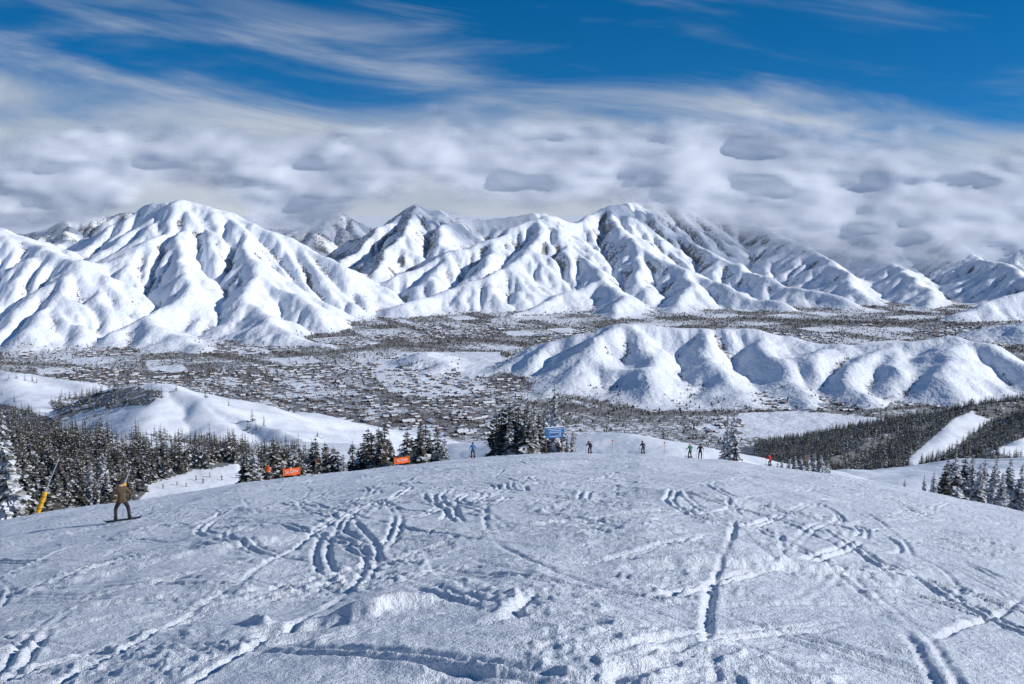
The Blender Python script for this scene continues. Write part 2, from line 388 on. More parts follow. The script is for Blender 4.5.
# ---------------- conifers
def tree_mat(name,bias):
    m,nt,b=newmat(name); b.inputs["Roughness"].default_value=.85; b.inputs["Specular IOR Level"].default_value=.1
    at=nt.nodes.new("ShaderNodeAttribute"); at.attribute_name="snow"
    f=math_node(nt,'ADD',at.outputs["Fac"],bias,True)
    r=nt.nodes.new("ShaderNodeValToRGB"); e=r.color_ramp.elements
    e[0].color=(.030,.032,.024,1); e[1].color=(.68,.70,.74,1); e[0].position=.05; e[1].position=.98
    x=r.color_ramp.elements.new(.5); x.color=(.14,.135,.115,1)
    nt.links.new(f,r.inputs[0]); nt.links.new(r.outputs[0],b.inputs["Base Color"])
    return m
M_tree=tree_mat("conifer_material",.10); M_frost=tree_mat("frosted_conifer_material",.36)
M_bark=simple("bark_material",(.09,.07,.055),.9,.1)
def conifer(seed,levels,nb,fr,R=.15,snowp=.4):
    r=random.Random(seed); V=[];Q=[];S=[];MI=[]
    k=6
    for z,rad in ((-.03,.018),(.3,.013),(.7,.007),(1.0,.001)):
        for i in range(k):
            a=i/k*6.283; V.append((rad*math.cos(a),rad*math.sin(a),z)); S.append(.1)
    for l in range(3):
        for i in range(k):
            Q.append((l*k+i,l*k+(i+1)%k,(l+1)*k+(i+1)%k,(l+1)*k+i)); MI.append(1)
    def quad(c,d,s,n,lw,ww,sn):
        b=len(V)
        p=[c-d*lw-s*ww*.6,c-d*lw+s*ww*.6,c+d*lw+s*ww,c+d*lw-s*ww]
        for q in p:
            V.append(tuple(q+n*r.uniform(-.3,.3)*ww)); S.append(max(0,min(1,sn+r.uniform(-.15,.15))))
        Q.append((b,b+1,b+2,b+3)); MI.append(0)
    for li in range(levels):
        t=.05+.94*(li+r.uniform(-.3,.3))/levels; t=max(.04,min(.985,t))
        prof=R*((1-t)**.8)*(1.0 if t>.12 else .75)*r.uniform(.72,1.12)+.008
        n_=max(3,int(nb*(1-.45*t)))
        a0=r.uniform(0,6.28)
        for j in range(n_):
            if r.random()<.10: continue
            a=a0+j/n_*6.283+r.uniform(-.35,.35)
            L=prof*r.uniform(.65,1.15); dr=-.25-.35*(1-t)+r.uniform(-.15,.15)
            if t>.85: dr+=.5
            d=Vector((math.cos(a),math.sin(a),dr)).normalized(); s=Vector((-math.sin(a),math.cos(a),0)); n=d.cross(s)*-1
            for f in fr:
                c=Vector((0,0,t))+d*L*f+Vector((0,0,-.02*f*f))
                w=L*.42*(1.15-.55*f)+.004
                sn=(r.uniform(.6,1) if r.random()<snowp else r.uniform(0,.4))
                tw=r.uniform(-.6,.6); s2=(s*math.cos(tw)+n*math.sin(tw))
                quad(c,d,s2,n,L*.28,w*r.uniform(.6,1.1),sn)
    return np.array(V),np.array(Q),np.array(S),np.array(MI)
tm=[];tf=[]
for i in range(5):
    V,Q,S,MI=conifer(i,34,9,(.3,.6,.85,1.0),R=.145+.02*(i%3),snowp=.30)
    tm.append(mesh_from("conifer_mesh",V,Q,smooth=False,mats=[M_tree,M_bark],attrs={"snow":S},matidx=MI))
    V,Q,S,MI=conifer(i+40,34,9,(.3,.6,.85,1.0),R=.125+.02*(i%3),snowp=.6)
    tf.append(mesh_from("frosted_conifer_mesh",V,Q,smooth=False,mats=[M_frost,M_bark],attrs={"snow":S},matidx=MI))
def place_tree(px,pytop,Yd,frost=False,wmul=1.0,name="conifer_tree"):
    u,T=ray(px,pytop); X=u*Yd; zt=-T*Yd
    zb=float(ground(X,Yd)[0]); h=zt-zb
    h=max(3.5,min(h,26))
    w=h*wmul*random.uniform(.85,1.2)
    add_obj(name,random.choice(tf if frost else tm),(X,Yd,zb-.2),(random.uniform(-.03,.03),random.uniform(-.03,.03),random.uniform(0,6.28)),(w,w,h))
R_=random.Random(3)
for px,top,Y in [(2,402,110),(-14,420,118),(20,440,125),(34,452,140),(48,436,150),(60,452,150),(75,466,150),(88,458,170),(100,450,180),(112,462,170),(128,468,190),(10,462,118),(66,470,140),(-30,430,120),(26,470,125),(42,462,130),(54,470,135),(82,472,150),(96,474,150),(106,470,160),(120,476,170),(30,430,150),(14,436,140)]:
    place_tree(px,top,Y,frost=(px<8 or R_.random()<.15),wmul=1.25)
base=[(243,446),(252,441),(262,447),(271,436),(282,444),(292,438),(301,443),(312,440),(318,434),(327,440),(336,448),(348,440),(356,446),(366,426),(375,424),(384,419),(392,436),(410,428),(418,420),(427,421),(437,424),(443,436),(247,450),(266,444),(286,448),(322,446),(332,444),(362,438),(370,430),(380,428),(388,442),(414,434),(423,428),(432,432),(306,452),(342,452),(400,445)]
for px,top in base: place_tree(px+R_.uniform(-2,2),top,R_.uniform(150,180),R_.random()<.15,wmul=1.45)
for px,top in [(496,412),(501,406),(507,400),(513,397),(519,402),(525,399),(531,401),(537,410),(510,418),(522,420),(535,424),(499,428),(516,430),(528,430)]:
    place_tree(px,top,R_.uniform(160,180),R_.random()<.35,wmul=1.35)
place_tree(555,378,165,True,.85); place_tree(549,396,170,True,1.0); place_tree(563,404,170,True,1.0); place_tree(545,412,175,True,1.1); place_tree(730,412,170,True,1.0); place_tree(737,404,165,True,1.05); place_tree(724,430,180,True,1.1)
for px,top in [(783,458),(789,456),(795,453),(801,454),(808,452),(814,450),(822,452),(827,458),(573,430),(568,434),(778,461)]:
    place_tree(px,top,R_.uniform(142,160),True,1.5)
for px,top,Y in [(945,462,330),(957,452,360),(966,448,400),(975,452,380),(985,458,360),(994,463,350),(1003,470,320),(1012,455,420),(1022,462,380),(935,470,300),(925,474,330),(905,478,300),(950,458,380),(980,462,330),(998,456,400)]:
    place_tree(px,top,Y,R_.random()<.8,1.3)
def lod(seed): return conifer(seed,11,6,(.55,1.0),R=.17,snowp=.28)
def forest_mesh(name,P,hs,lods,sb=0):
    Vs=[];Qs=[];Ss=[];Ms=[];off=0
    ch=rng.integers(0,len(lods),len(P)); rot=rng.uniform(0,6.28,len(P))
    for k,(V,Q,S,MI) in enumerate(lods):
        I=np.where(ch==k)[0]
        if not len(I): continue
        c=np.cos(rot[I])[:,None]; s=np.sin(rot[I])[:,None]; h=hs[I][:,None]
        x=(V[None,:,0]*c-V[None,:,1]*s)*h*1.3+P[I,0][:,None]; y=(V[None,:,0]*s+V[None,:,1]*c)*h*1.3+P[I,1][:,None]; z=V[None,:,2]*h+P[I,2][:,None]
        Vs.append(np.stack([x,y,z],-1).reshape(-1,3))
        Qs.append((Q[None]+(off+np.arange(len(I))*len(V))[:,None,None]).reshape(-1,4))
        sn=rng.uniform(-.25,.15,len(I))[:,None]+sb
        Ss.append(np.clip(S[None]+sn,0,1).ravel()); Ms.append(np.tile(MI,len(I))); off+=len(I)*len(V)
    add_obj(name,mesh_from(name,np.concatenate(Vs),np.concatenate(Qs),smooth=False,mats=[M_tree,M_bark],attrs={"snow":np.concatenate(Ss)},matidx=np.concatenate(Ms)))
lods=[lod(100+i) for i in range(5)]
def scatter(n,ulo,uhi,ylo,yhi,fn,thr):
    Y=np.sqrt(rng.uniform(ylo**2,yhi**2,n)); X=rng.uniform(ulo,uhi,n)*Y
    Z=ground(X,Y); f=fn(X,Y,Z); ok=f>rng.uniform(thr,1,n)
    return np.stack([X[ok],Y[ok],Z[ok]-.3],1)
P=np.concatenate([scatter(5000,-.62,-.2,125,600,mid_forest,.15),scatter(6500,-.62,-.15,600,1900,mid_forest,.12)]); forest_mesh("forest",P,rng.uniform(6,14,len(P)),lods,.0); print("forest L",len(P))
P=scatter(9500,.25,.62,900,2200,mid_forest,.25); forest_mesh("forest",P,rng.uniform(8,17,len(P)),lods,-.04); print("forest R",len(P))
def pyr():
    V=np.array([(-.28,-.2,0),(.28,-.22,0),(.25,.24,.03),(-.25,.22,0),(-.33,0,.35),(.02,-.33,.4),(.3,.05,.38),(0,.3,.36),(.03,0,1)])
    Q=np.array([(0,1,5,4),(1,2,6,5),(2,3,7,6),(3,0,4,7),(4,5,8,8),(5,6,8,8),(6,7,8,8),(7,4,8,8)])
    return V,Q
n=88000
Y=np.sqrt(rng.uniform(3400**2,9000**2,n)); X=rng.uniform(-.6,.6,n)*Y; Z=far_h(X,Y); f=far_forest(X,Y,Z)
c_,s_=math.cos(.45),math.sin(.45)
def streets(X,Y):
    a=(X*c_+Y*s_)/95+fbm(X/600,Y/600,2,21)*1.2; b=(-X*s_+Y*c_)/65+fbm(X/600,Y/600,2,22)*1.2
    return (np.abs(a-np.round(a))<.12)|(np.abs(b-np.round(b))<.13)
street=streets(X,Y)
ok=(f>rng.uniform(.3,1,n))&~(street&(rng.uniform(0,1,n)<.85)&(f<.9))
X,Y,Z=X[ok],Y[ok],Z[ok]; print("valley trees",len(X))
V,Q=pyr(); hh=rng.uniform(6,15,len(X)); ww=hh*rng.uniform(.5,1.2,len(X)); ro=rng.uniform(0,6.28,len(X))
x=(V[None,:,0]*np.cos(ro)[:,None]-V[None,:,1]*np.sin(ro)[:,None])*ww[:,None]+X[:,None]
y=(V[None,:,0]*np.sin(ro)[:,None]+V[None,:,1]*np.cos(ro)[:,None])*ww[:,None]+Y[:,None]
z=V[None,:,2]*hh[:,None]+Z[:,None]-.5
Qq=Q[:4];Qt=Q[4:,:3]; o=(np.arange(len(X))*9)[:,None,None]
me=mesh_from("valley_trees",np.stack([x,y,z],-1).reshape(-1,3),(Qq[None]+o).reshape(-1,4),(Qt[None]+o).reshape(-1,3),smooth=False,mats=[simple("valley_tree_material",(.105,.09,.078),.9,.1,nscale=.02,namp=.5)])
add_obj("valley_trees",me)
n=14000
Y=np.sqrt(rng.uniform(3900**2,7600**2,n)); X=rng.uniform(-.5,.5,n)*Y; Z=far_h(X,Y)
px,py=project(X,Y,Z)
ok=(samp(H,X,Y)<-940)&~streets(X,Y)&~inpoly(px,py,FIELD)&~inpoly(px,py,FIELD2)&((fbm(X/900,Y/600,2,88)+.35*((px>150)&(px<520)&(py>365)))>.10)
X,Y,Z=X[ok],Y[ok],Z[ok]; n=len(X); print("houses",n)
w=rng.uniform(6,12,n); l=rng.uniform(10,20,n); bigm=rng.uniform(0,1,n)<.06; l=np.where(bigm,l*2.2,l); w=np.where(bigm,w*1.8,w); h=rng.uniform(4,8,n); rf=w*.35
ro=np.where(rng.uniform(0,1,n)<.5,.45,.45+math.pi/2)+rng.normal(0,.15,n)
tpl=[(-1,-1,0),(1,-1,0),(1,1,0),(-1,1,0),(-1,-1,1),(1,-1,1),(1,1,1),(-1,1,1),(0,-1,2),(0,1,2)]
roof=[(-1.15,-1.08,.93),(0,-1.08,2.06),(0,1.08,2.06),(-1.15,1.08,.93),(1.15,-1.08,.93),(1.15,1.08,.93)]
TV=np.array(tpl+roof,float)
lx=TV[None,:,0]*w[:,None]*.9; ly=TV[None,:,1]*l[:,None]*.7
lz=np.where(TV[None,:,2]<=1,TV[None,:,2]*h[:,None],h[:,None]+(TV[None,:,2]-1)*rf[:,None])
x=lx*np.cos(ro)[:,None]-ly*np.sin(ro)[:,None]+X[:,None]; y=lx*np.sin(ro)[:,None]+ly*np.cos(ro)[:,None]+Y[:,None]; z=lz+Z[:,None]-.5
q=np.array([(0,1,5,4),(1,2,6,5),(2,3,7,6),(3,0,4,7),(10,11,12,13),(11,14,15,12)]); tr=np.array([(4,5,8),(6,7,9)])
o=(np.arange(n)*16)[:,None,None]
mi=np.concatenate([np.tile([0,0,0,0,1,1],n),np.zeros(2*n,int)])
me=mesh_from("town_houses",np.stack([x,y,z],-1).reshape(-1,3),(q[None]+o).reshape(-1,4),(tr[None]+o).reshape(-1,3),smooth=False,mats=[simple("house_wall_material",(.18,.135,.11),.8,.2,nscale=.01,namp=.5),simple("snow_roof_material",(.74,.76,.81),.7,.2,nscale=.05,namp=.1)],matidx=mi)
add_obj("town_houses",me)
print("veg",time.time()-t0)
# ---------------- small objects
def cyl(name,p0,p1,r0,r1,mat,parent=None,k=12):
    p0=Vector(p0);p1=Vector(p1);d=(p1-p0).normalized(); a=d.orthogonal().normalized(); b=d.cross(a)
    V=[];
    for p,r in ((p0,r0),(p0.lerp(p1,.03),r0*1.04),(p0.lerp(p1,.97),r1*1.04),(p1,r1)):
        for i in range(k):
            t=i/k*2*math.pi; V.append(p+a*r*math.cos(t)+b*r*math.sin(t))
    V.append(p0);V.append(p1)
    Q=[(l*k+i,l*k+(i+1)%k,(l+1)*k+(i+1)%k,(l+1)*k+i) for l in range(3) for i in range(k)]
    T=[(4*k,(i+1)%k,i) for i in range(k)]+[(4*k+1,3*k+i,3*k+(i+1)%k) for i in range(k)]
    return add_obj(name,mesh_from(name,V,Q,T,smooth=True,mats=[mat]),parent=parent)
def box(name,c,s,mat,parent=None,rot=(0,0,0),bev=.01):
    import bmesh
    bm=bmesh.new(); bmesh.ops.create_cube(bm,size=1)
    for v in bm.verts: v.co=Vector((v.co.x*s[0],v.co.y*s[1],v.co.z*s[2]))
    bmesh.ops.bevel(bm,geom=bm.edges[:],offset=bev,segments=1,affect='EDGES')
    me=bpy.data.meshes.new(name); bm.to_mesh(me); bm.free(); me.materials.append(mat)
    return add_obj(name,me,c,rot,parent=parent)
def empty(name,loc,rz=0,s=1):
    e=bpy.data.objects.new(name,None); scene.collection.objects.link(e); e.location=loc; e.rotation_euler=(0,0,rz); e.scale=(s,s,s); e.empty_display_size=.1; return e
def hit(px,py,far=False):
    u,T=ray(px,py)
    if far: Ys=np.geomspace(250,1200,4000); z=ground(u*Ys,Ys)
    else: Ys=np.geomspace(8,135,3000); z=ground(u*Ys,Ys)+snow_disp(u*Ys,Ys)
    tg=-z/Ys; k=np.where(tg<=T)[0]
    if not far and (len(k)==0 or T-tg.min()<.009):
        w_=np.where(Ys>100)[0]; i=w_[int(np.argmin(tg[w_]))]
    else: i=k[0] if len(k) else int(np.argmin(tg))
    return Vector((u*Ys[i],Ys[i],z[i]))
MATS={}
def cm(name,col,rough=.7):
    if name not in MATS: MATS[name]=simple(name,col,rough,.3,nscale=8,namp=.12)
    return MATS[name]
M_skin=cm("skin_material",(.55,.36,.27)); M_black=cm("black_gear_material",(.02,.02,.022),.5); M_glove=cm("glove_material",(.03,.03,.03))
def build_person(name,loc,rz,jacket,pants,helmet,pose="stand",board=False,poles=True,hi=False):
    root=empty(name,loc,rz)
    J={'pel':(0,-.03,.95),'sp':(0,0,1.14),'ch':(0,.04,1.36),'nk':(0,.06,1.51),'hd':(0,.09,1.62),'ht':(0,.09,1.74),
       'sL':(-.19,.03,1.43),'eL':(-.33,.05,1.18),'wL':(-.34,.28,1.06),'sR':(.19,.03,1.43),'eR':(.33,.05,1.18),'wR':(.34,.28,1.06),
       'hL':(-.1,-.02,.90),'kL':(-.15,.12,.52),'aL':(-.16,-.02,.12),'tL':(-.16,.17,.06),'hR':(.1,-.02,.90),'kR':(.15,.12,.52),'aR':(.16,-.02,.12),'tR':(.16,.17,.06)}
    if pose=="board":
        J.update({'kL':(-.26,.12,.52),'aL':(-.28,0,.14),'tL':(-.33,.17,.08),'kR':(.26,.12,.52),'aR':(.28,0,.14),'tR':(.33,.17,.08),'eL':(-.36,.02,1.18),'wL':(-.42,.16,.96),'eR':(.35,.02,1.18),'wR':(.36,.22,.98)})
    if pose=="tuck":
        for k in ('sp','ch','nk','hd','ht','sL','sR','eL','eR','wL','wR'):
            x,y,z=J[k]; dz=z-.95; J[k]=(x,y+dz*.45,z-.12-dz*.12)
        J['pel']=(0,-.12,.85);J['hL']=(-.1,-.1,.8);J['hR']=(.1,-.1,.8);J['kL']=(-.15,.16,.48);J['kR']=(.15,.16,.48)
    if pose=="sit":
        J={k:(x,y-.1,z-.78) if k[0] in 'psnce' or k in('hd','ht','sL','sR','wL','wR','hL','hR') else (x,y,z) for k,(x,y,z) in J.items()}
        J['kL']=(-.16,.32,.42);J['kR']=(.16,.32,.42);J['aL']=(-.17,.62,.14);J['aR']=(.17,.62,.14);J['tL']=(-.17,.76,.26);J['tR']=(.17,.76,.26)
        J['wL']=(-.24,.3,.46);J['wR']=(.24,.3,.46);J['eL']=(-.34,.02,.42);J['eR']=(.34,.02,.42)
    rad={'pel':.15,'sp':.135,'ch':.165,'nk':.062,'hd':.095,'ht':.07,'sL':.085,'eL':.06,'wL':.042,'hL':.115,'kL':.085,'aL':.065,'tL':.05}
    for k in list(rad):
        if k.endswith('L'): rad[k[:-1]+'R']=rad[k]
    names=list(J); co=[Vector(J[n]) for n in names]; rr=[rad[n] for n in names]; ix={n:i for i,n in enumerate(names)}
    E=[('pel','sp'),('sp','ch'),('ch','nk'),('nk','hd'),('hd','ht'),('ch','sL'),('sL','eL'),('eL','wL'),('ch','sR'),('sR','eR'),('eR','wR'),('pel','hL'),('hL','kL'),('kL','aL'),('aL','tL'),('pel','hR'),('hR','kR'),('kR','aR'),('aR','tR')]
    lab=[(J[a],J[b],(2 if a in('nk','hd') else 3 if a in('aL','aR') else 1 if a[0] in 'hk' else 0)) for a,b in E]
    E=[(ix[a],ix[b]) for a,b in E]
    for sd in 'LR':
        w_=Vector(J['w'+sd]); e_=Vector(J['e'+sd]); d=(w_-e_).normalized(); sx=-1 if sd=='L' else 1
        side=d.cross(Vector((0,0,1))).normalized(); up=side.cross(d).normalized()
        co.append(w_+d*.07); rr.append(.036); pi=len(co)-1; E.append((ix['w'+sd],pi)); lab.append((tuple(w_),tuple(w_+d*.07),4))
        if hi:
            for q,fl in enumerate((.9,1.0,.95,.78)):
                o=up*(.03-.02*q); a=w_+d*.11+o; b=a+d*.035*fl-side*sx*.012; c=b-side*sx*.04*fl-d*.01
                n0=len(co); co+= [a,b,c]; rr+=[.011,.010,.009]; E+=[(pi,n0),(n0,n0+1),(n0+1,n0+2)]; lab.append((tuple(a),tuple(c),4))
            a=w_+d*.04+up*.04; b=a+d*.035+up*.012-side*sx*.02; n0=len(co); co+=[a,b]; rr+=[.012,.010]; E+=[(pi,n0),(n0,n0+1)]; lab.append((tuple(a),tuple(b),4))
        else:
            a=w_+d*.13-side*sx*.02; co.append(a); rr.append(.026); E.append((pi,len(co)-1)); lab.append((tuple(w_+d*.07),tuple(a),4))
    me=bpy.data.meshes.new("tmp"); me.from_pydata([tuple(c) for c in co],E,[]); o=bpy.data.objects.new("tmp",me); scene.collection.objects.link(o)
    o.modifiers.new("s",'SKIN'); sv=me.skin_vertices[0].data
    for i,r_ in enumerate(rr): sv[i].radius=(r_,r_); sv[i].use_root=(i==0)
    sb=o.modifiers.new("u",'SUBSURF'); sb.levels=2 if hi else 1
    dg=bpy.context.evaluated_depsgraph_get(); dg.update()
    bm_=bpy.data.meshes.new_from_object(o.evaluated_get(dg)); bpy.data.objects.remove(o)
    bm_.name="body"; bm_.materials.clear()
    for m in (jacket,pants,M_skin,M_black,M_glove): bm_.materials.append(m)
    for p in bm_.polygons:
        c=p.center; best=9e9;bl=0
        for a,b,l in lab:
            a=Vector(a);b=Vector(b); ab=b-a; t=max(0,min(1,(c-a).dot(ab)/max(ab.dot(ab),1e-6))); d=(c-a-ab*t).length
            if d<best: best=d;bl=l
        if bl==1 and c.z>J['pel'][2]-.09: bl=0
        p.material_index=bl; p.use_smooth=True
    add_obj("body",bm_,parent=root)
    hd=Vector(J['hd'])
    def dome(nm,c,r,zmin,mat,sc=(1,1,1)):
        V=[];Q=[];k=14;L=7
        for l in range(L+1):
            ph=zmin+(math.pi/2-zmin)*l/L
            for i in range(k):
                a=i/k*6.283; V.append((c.x+r*sc[0]*math.cos(ph)*math.cos(a),c.y+r*sc[1]*math.cos(ph)*math.sin(a),c.z+r*sc[2]*math.sin(ph)))
        for l in range(L):
            for i in range(k): Q.append((l*k+i,l*k+(i+1)%k,(l+1)*k+(i+1)%k,(l+1)*k+i))
        add_obj(nm,mesh_from(nm,V,Q,mats=[mat]),parent=root)
    dome("helmet",hd+Vector((0,-.01,.045)),.128,-.15,helmet,(1,1.15,1.05))
    box("goggles",tuple(hd+Vector((0,.105,.035))),(.17,.05,.07),M_black,root,bev=.015)
    box("nose",tuple(hd+Vector((0,.118,-.02))),(.028,.035,.04),M_skin,root,bev=.01)
    box("mouth",tuple(hd+Vector((0,.100,-.06))),(.05,.015,.012),cm("lip_material",(.35,.12,.10)),root,bev=.004)
    for sx in(-1,1): box("ear",tuple(hd+Vector((sx*.1,0,-.02))),(.02,.045,.06),M_skin,root,bev=.008)
    def plank(nm,c,L,w,mat,rz=0,along='y'):
        V=[];n=14
        for i in range(n+1):
            t=i/n*2-1; ww=w*(1-.9*max(0,abs(t)-.86)/.14*.8)*(1-.12*(1-t*t)); z=.02+max(0,abs(t)-.85)**1.5*2.2*.6*(1 if t>0 or along=='x' else .3)
            for s in(-1,1):
                for dz in(0,.018): V.append((s*ww/2,t*L/2,z+dz) if along=='y' else (t*L/2,s*ww/2,z+dz))
        Q=[]
        for i in range(n):
            a=i*4;b=a+4
            Q+=[(a,a+2,b+2,b),(a+1,b+1,b+3,a+3),(a,b,b+1,a+1),(a+2,a+3,b+3,b+2)]
        Q+=[(0,1,3,2),(n*4,n*4+2,n*4+3,n*4+1)]
        add_obj(nm,mesh_from(nm,V,Q,smooth=False,mats=[mat]),c,(0,0,rz),parent=root)
    if board:
        if pose=="sit": plank("snowboard",(0,.68,.02),1.5,.26,M_black,along='x')
        else: plank("snowboard",(0,.05,0),1.55,.27,M_black,along='x')
    else:
        for sx in(-1,1): plank("ski",(sx*.16,.1,0),1.7,.10,cm("ski_material",(.3,.05,.05)))
    for k in 'LR':
        a=J['a'+k]; box("boot",(a[0],a[1]+.05,a[2]-.0),(.13,.30,.2),M_black,root,bev=.03)
    if poles and not board:
        for k in 'LR':
            w_=Vector(J['w'+k])+Vector((0,.07,0)); cyl("ski_pole",tuple(w_+Vector((0,0,.06))),(w_.x*1.2,w_.y+.05,0.0),.011,.008,M_black,root,8)
            cyl("pole_basket",(w_.x*1.2,w_.y+.05,.07),(w_.x*1.2,w_.y+.05,.085),.05,.05,M_black,root,10)
    return root
tan=cm("tan_jacket_material",(.105,.07,.04)); dk=cm("dark_pants_material",(.025,.028,.035)); blue=cm("blue_jacket_material",(.03,.14,.38)); red=cm("red_jacket_material",(.5,.03,.02)); blk=cm("black_jacket_material",(.02,.02,.025)); grn=cm("green_jacket_material",(.05,.22,.10)); wht=cm("white_helmet_material",(.75,.75,.75)); yel=cm("yellow_material",(.80,.42,.02)); org=cm("orange_banner_material",(.88,.14,.02))
build_person("snowboarder",hit(123,521),.5,tan,dk,M_black,"board",True,hi=True)
build_person("skier",hit(590,458),2.6,blk,dk,M_black,"tuck")
build_person("snowboarder",hit(545,459),0.2,blk,dk,M_black,"sit",True)
build_person("snowboarder",hit(559,459),-.3,dk,dk,M_black,"sit",True)
for (px,py,rz,j,h_,ps) in [(473,458,.3,blue,M_black,"stand"),(643,457,.2,blk,M_black,"tuck"),(690,460,.4,grn,wht,"stand"),(700,461,-.2,blk,M_black,"stand"),(735,469,.1,blk,M_black,"stand"),(770,466,.5,red,M_black,"tuck"),(268,484,-.4,org,M_black,"stand")]:
    build_person("skier",hit(px,py),rz,j,dk,h_,ps)
for (px,py,j) in [(163,489,blk),(177,486,blue),(186,487,red),(203,483,blk),(222,480,blk),(236,478,blue),(210,477,red),(196,480,blk)]:
    build_person("skier",hit(px,py,True),random.uniform(0,6),j,dk,M_black,"stand",poles=False)
M_steel=cm("galvanised_steel_material",(.42,.44,.46),.4)
def snow_gun(px,py,sc,lean,lh=3.4):
    e=empty("snow_gun",hit(px,py),0,sc)
    d=Vector((lean,0,1)).normalized()
    cyl("base_pole",(0,0,-.3),tuple(d*2.9),.09,.08,M_steel,e)
    cyl("yellow_pad",tuple(d*.1),tuple(d*2.5),.24,.24,yel,e,16)
    for z in(.6,1.3,2.0): cyl("pad_strap",tuple(d*z),tuple(d*(z+.05)),.252,.252,M_black,e,16)
    l=Vector((lean*1.1,0,1)).normalized()
    cyl("lance",tuple(d*2.8-l*.6),tuple(d*2.8+l*lh),.06,.045,M_steel,e)
    cyl("nozzle_head",tuple(d*2.8+l*(lh-.05)),tuple(d*2.8+l*(lh+.3)),.09,.07,M_steel,e)
    cyl("actuator",tuple(d*1.9+Vector((.25,0,0))),tuple(d*2.8+l*.8),.035,.03,M_steel,e)
snow_gun(38,518,1.0,.42); snow_gun(117,501,.95,.42,1.2)
def text_mesh(body,size,mat,parent,loc,rot):
    cu=bpy.data.curves.new("lettering",'FONT'); cu.body=body; cu.size=size; cu.align_x='CENTER'; cu.align_y='CENTER'; cu.extrude=.004
    o=bpy.data.objects.new("tmp",cu); scene.collection.objects.link(o); dg=bpy.context.evaluated_depsgraph_get()
    me=bpy.data.meshes.new_from_object(o.evaluated_get(dg)); bpy.data.objects.remove(o); me.materials.append(mat)
    return add_obj("lettering",me,loc,rot,parent=parent)
def banner(px,py,w,h,rz):
    e=empty("slow_banner_sign",hit(px,py),rz)
    for s in(-1,1): cyl("bamboo_pole",(s*w/2,0,-.2),(s*w/2,0,h+.35),.025,.02,cm("bamboo_material",(.35,.25,.12)),e,8)
    n=13;V=[];
    for j in range(5):
        for i in range(n):
            t=i/(n-1); V.append(((t-.5)*w,.035*math.sin(t*9+j*.5)-.03,.25+h*j/4-.05*math.sin(t*math.pi)))
    add_obj("banner_fabric",mesh_from("banner_fabric",V,grid_quads(5,n),mats=[org]),parent=e)
    text_mesh("SLOW",h*.66,wht,e,(0,-.10,.25+h*.47),(math.pi/2,0,0))
banner(292,483,2.0,.85,.45); banner(402,467,1.9,.75,.45)
e=empty("trail_sign",hit(554,458),.3,1.0)
M_wood=cm("wood_post_material",(.14,.09,.05)); M_sb=cm("sign_blue_material",(.03,.17,.42),.5)
for s in(-1,1): cyl("post",(s*1.0,0,-.3),(s*1.0,0,3.1),.08,.07,M_wood,e)
box("upper_board",(0,-.12,2.65),(2.4,.06,.75),M_sb,e); box("lower_board",(0,-.12,1.98),(2.2,.06,.38),M_sb,e)
box("snow_cap",(0,-.1,3.07),(2.4,.22,.10),cm("cap_snow_material",(.82,.85,.9)),e,bev=.04)
for z,w_ in ((2.85,1.8),(2.65,1.4),(2.45,1.6),(1.98,1.5)): box("lettering_strip",(0.1,-.158,z),(w_,.012,.06),wht,e,bev=.003)
for z in(2.85,2.65,2.45): box("trail_marker",(-1.02,-.158,z),(.1,.012,.1),grn,e,bev=.003)
def marker(px,py):
    e=empty("bamboo_marker_pole",hit(px,py)); cyl("pole",(0,0,-.2),(.03,0,1.9),.022,.016,cm("bamboo_material",(.35,.25,.12)),e,8); cyl("disc",(.03,-.02,1.72),(.03,-.05,1.72),.11,.11,org,e,14)
for p in [(575,456),(612,456),(664,457),(806,475),(316,479)]: marker(*p)
print("objects",time.time()-t0)
# ---------------- clouds
def cloud_mat():
    m,nt,b=newmat("cloud_material")
    nt.nodes.remove(b); out=nt.nodes["Material Output"]
    tc=nt.nodes.new("ShaderNodeTexCoord").outputs["Object"]
    at=nt.nodes.new("ShaderNodeAttribute"); at.attribute_name="cover"
    mp=nt.nodes.new("ShaderNodeMapping"); mp.inputs["Scale"].default_value=(.0007,.0007,.0026); nt.links.new(tc,mp.inputs[0])
    n=noise_node(nt,mp.outputs[0],1.0,5,.55,.4)
    v=math_node(nt,'ADD',math_node(nt,'MULTIPLY',at.outputs["Fac"],1.6),math_node(nt,'MULTIPLY',math_node(nt,'SUBTRACT',n,.5),2.2))
    v=math_node(nt,'SUBTRACT',v,.34)
    mr=nt.nodes.new("ShaderNodeMapRange"); mr.interpolation_type='SMOOTHSTEP'; mr.inputs["From Min"].default_value=0; mr.inputs["From Max"].default_value=1.3; mr.inputs["To Max"].default_value=.72
    nt.links.new(v,mr.inputs[0])
    al=math_node(nt,'MULTIPLY',mr.outputs[0],math_node(nt,'MULTIPLY',at.outputs["Fac"],2.0,True))
    d=nt.nodes.new("ShaderNodeBsdfDiffuse")
    d.inputs[0].default_value=(.84,.87,.92,1)
    tr=nt.nodes.new("ShaderNodeBsdfTransparent"); ms=nt.nodes.new("ShaderNodeMixShader")
    nt.links.new(al,ms.inputs[0]); nt.links.new(tr.outputs[0],ms.inputs[1]); nt.links.new(d.outputs[0],ms.inputs[2]); nt.links.new(ms.outputs[0],out.inputs[0])
    return m
M_cl=cloud_mat()
BOT=[(-300,240),(0,238),(60,232),(110,220),(150,194),(200,188),(250,220),(290,242),(320,234),(350,218),(380,208),(420,188),(470,212),(540,212),(600,210),(650,214),(700,230),(740,244),(800,258),(850,268),(950,274),(1024,280),(1300,290)]
TOP=[(-300,100),(0,128),(100,125),(230,124),(330,132),(500,112),(700,112),(900,130),(1024,145),(1300,156)]
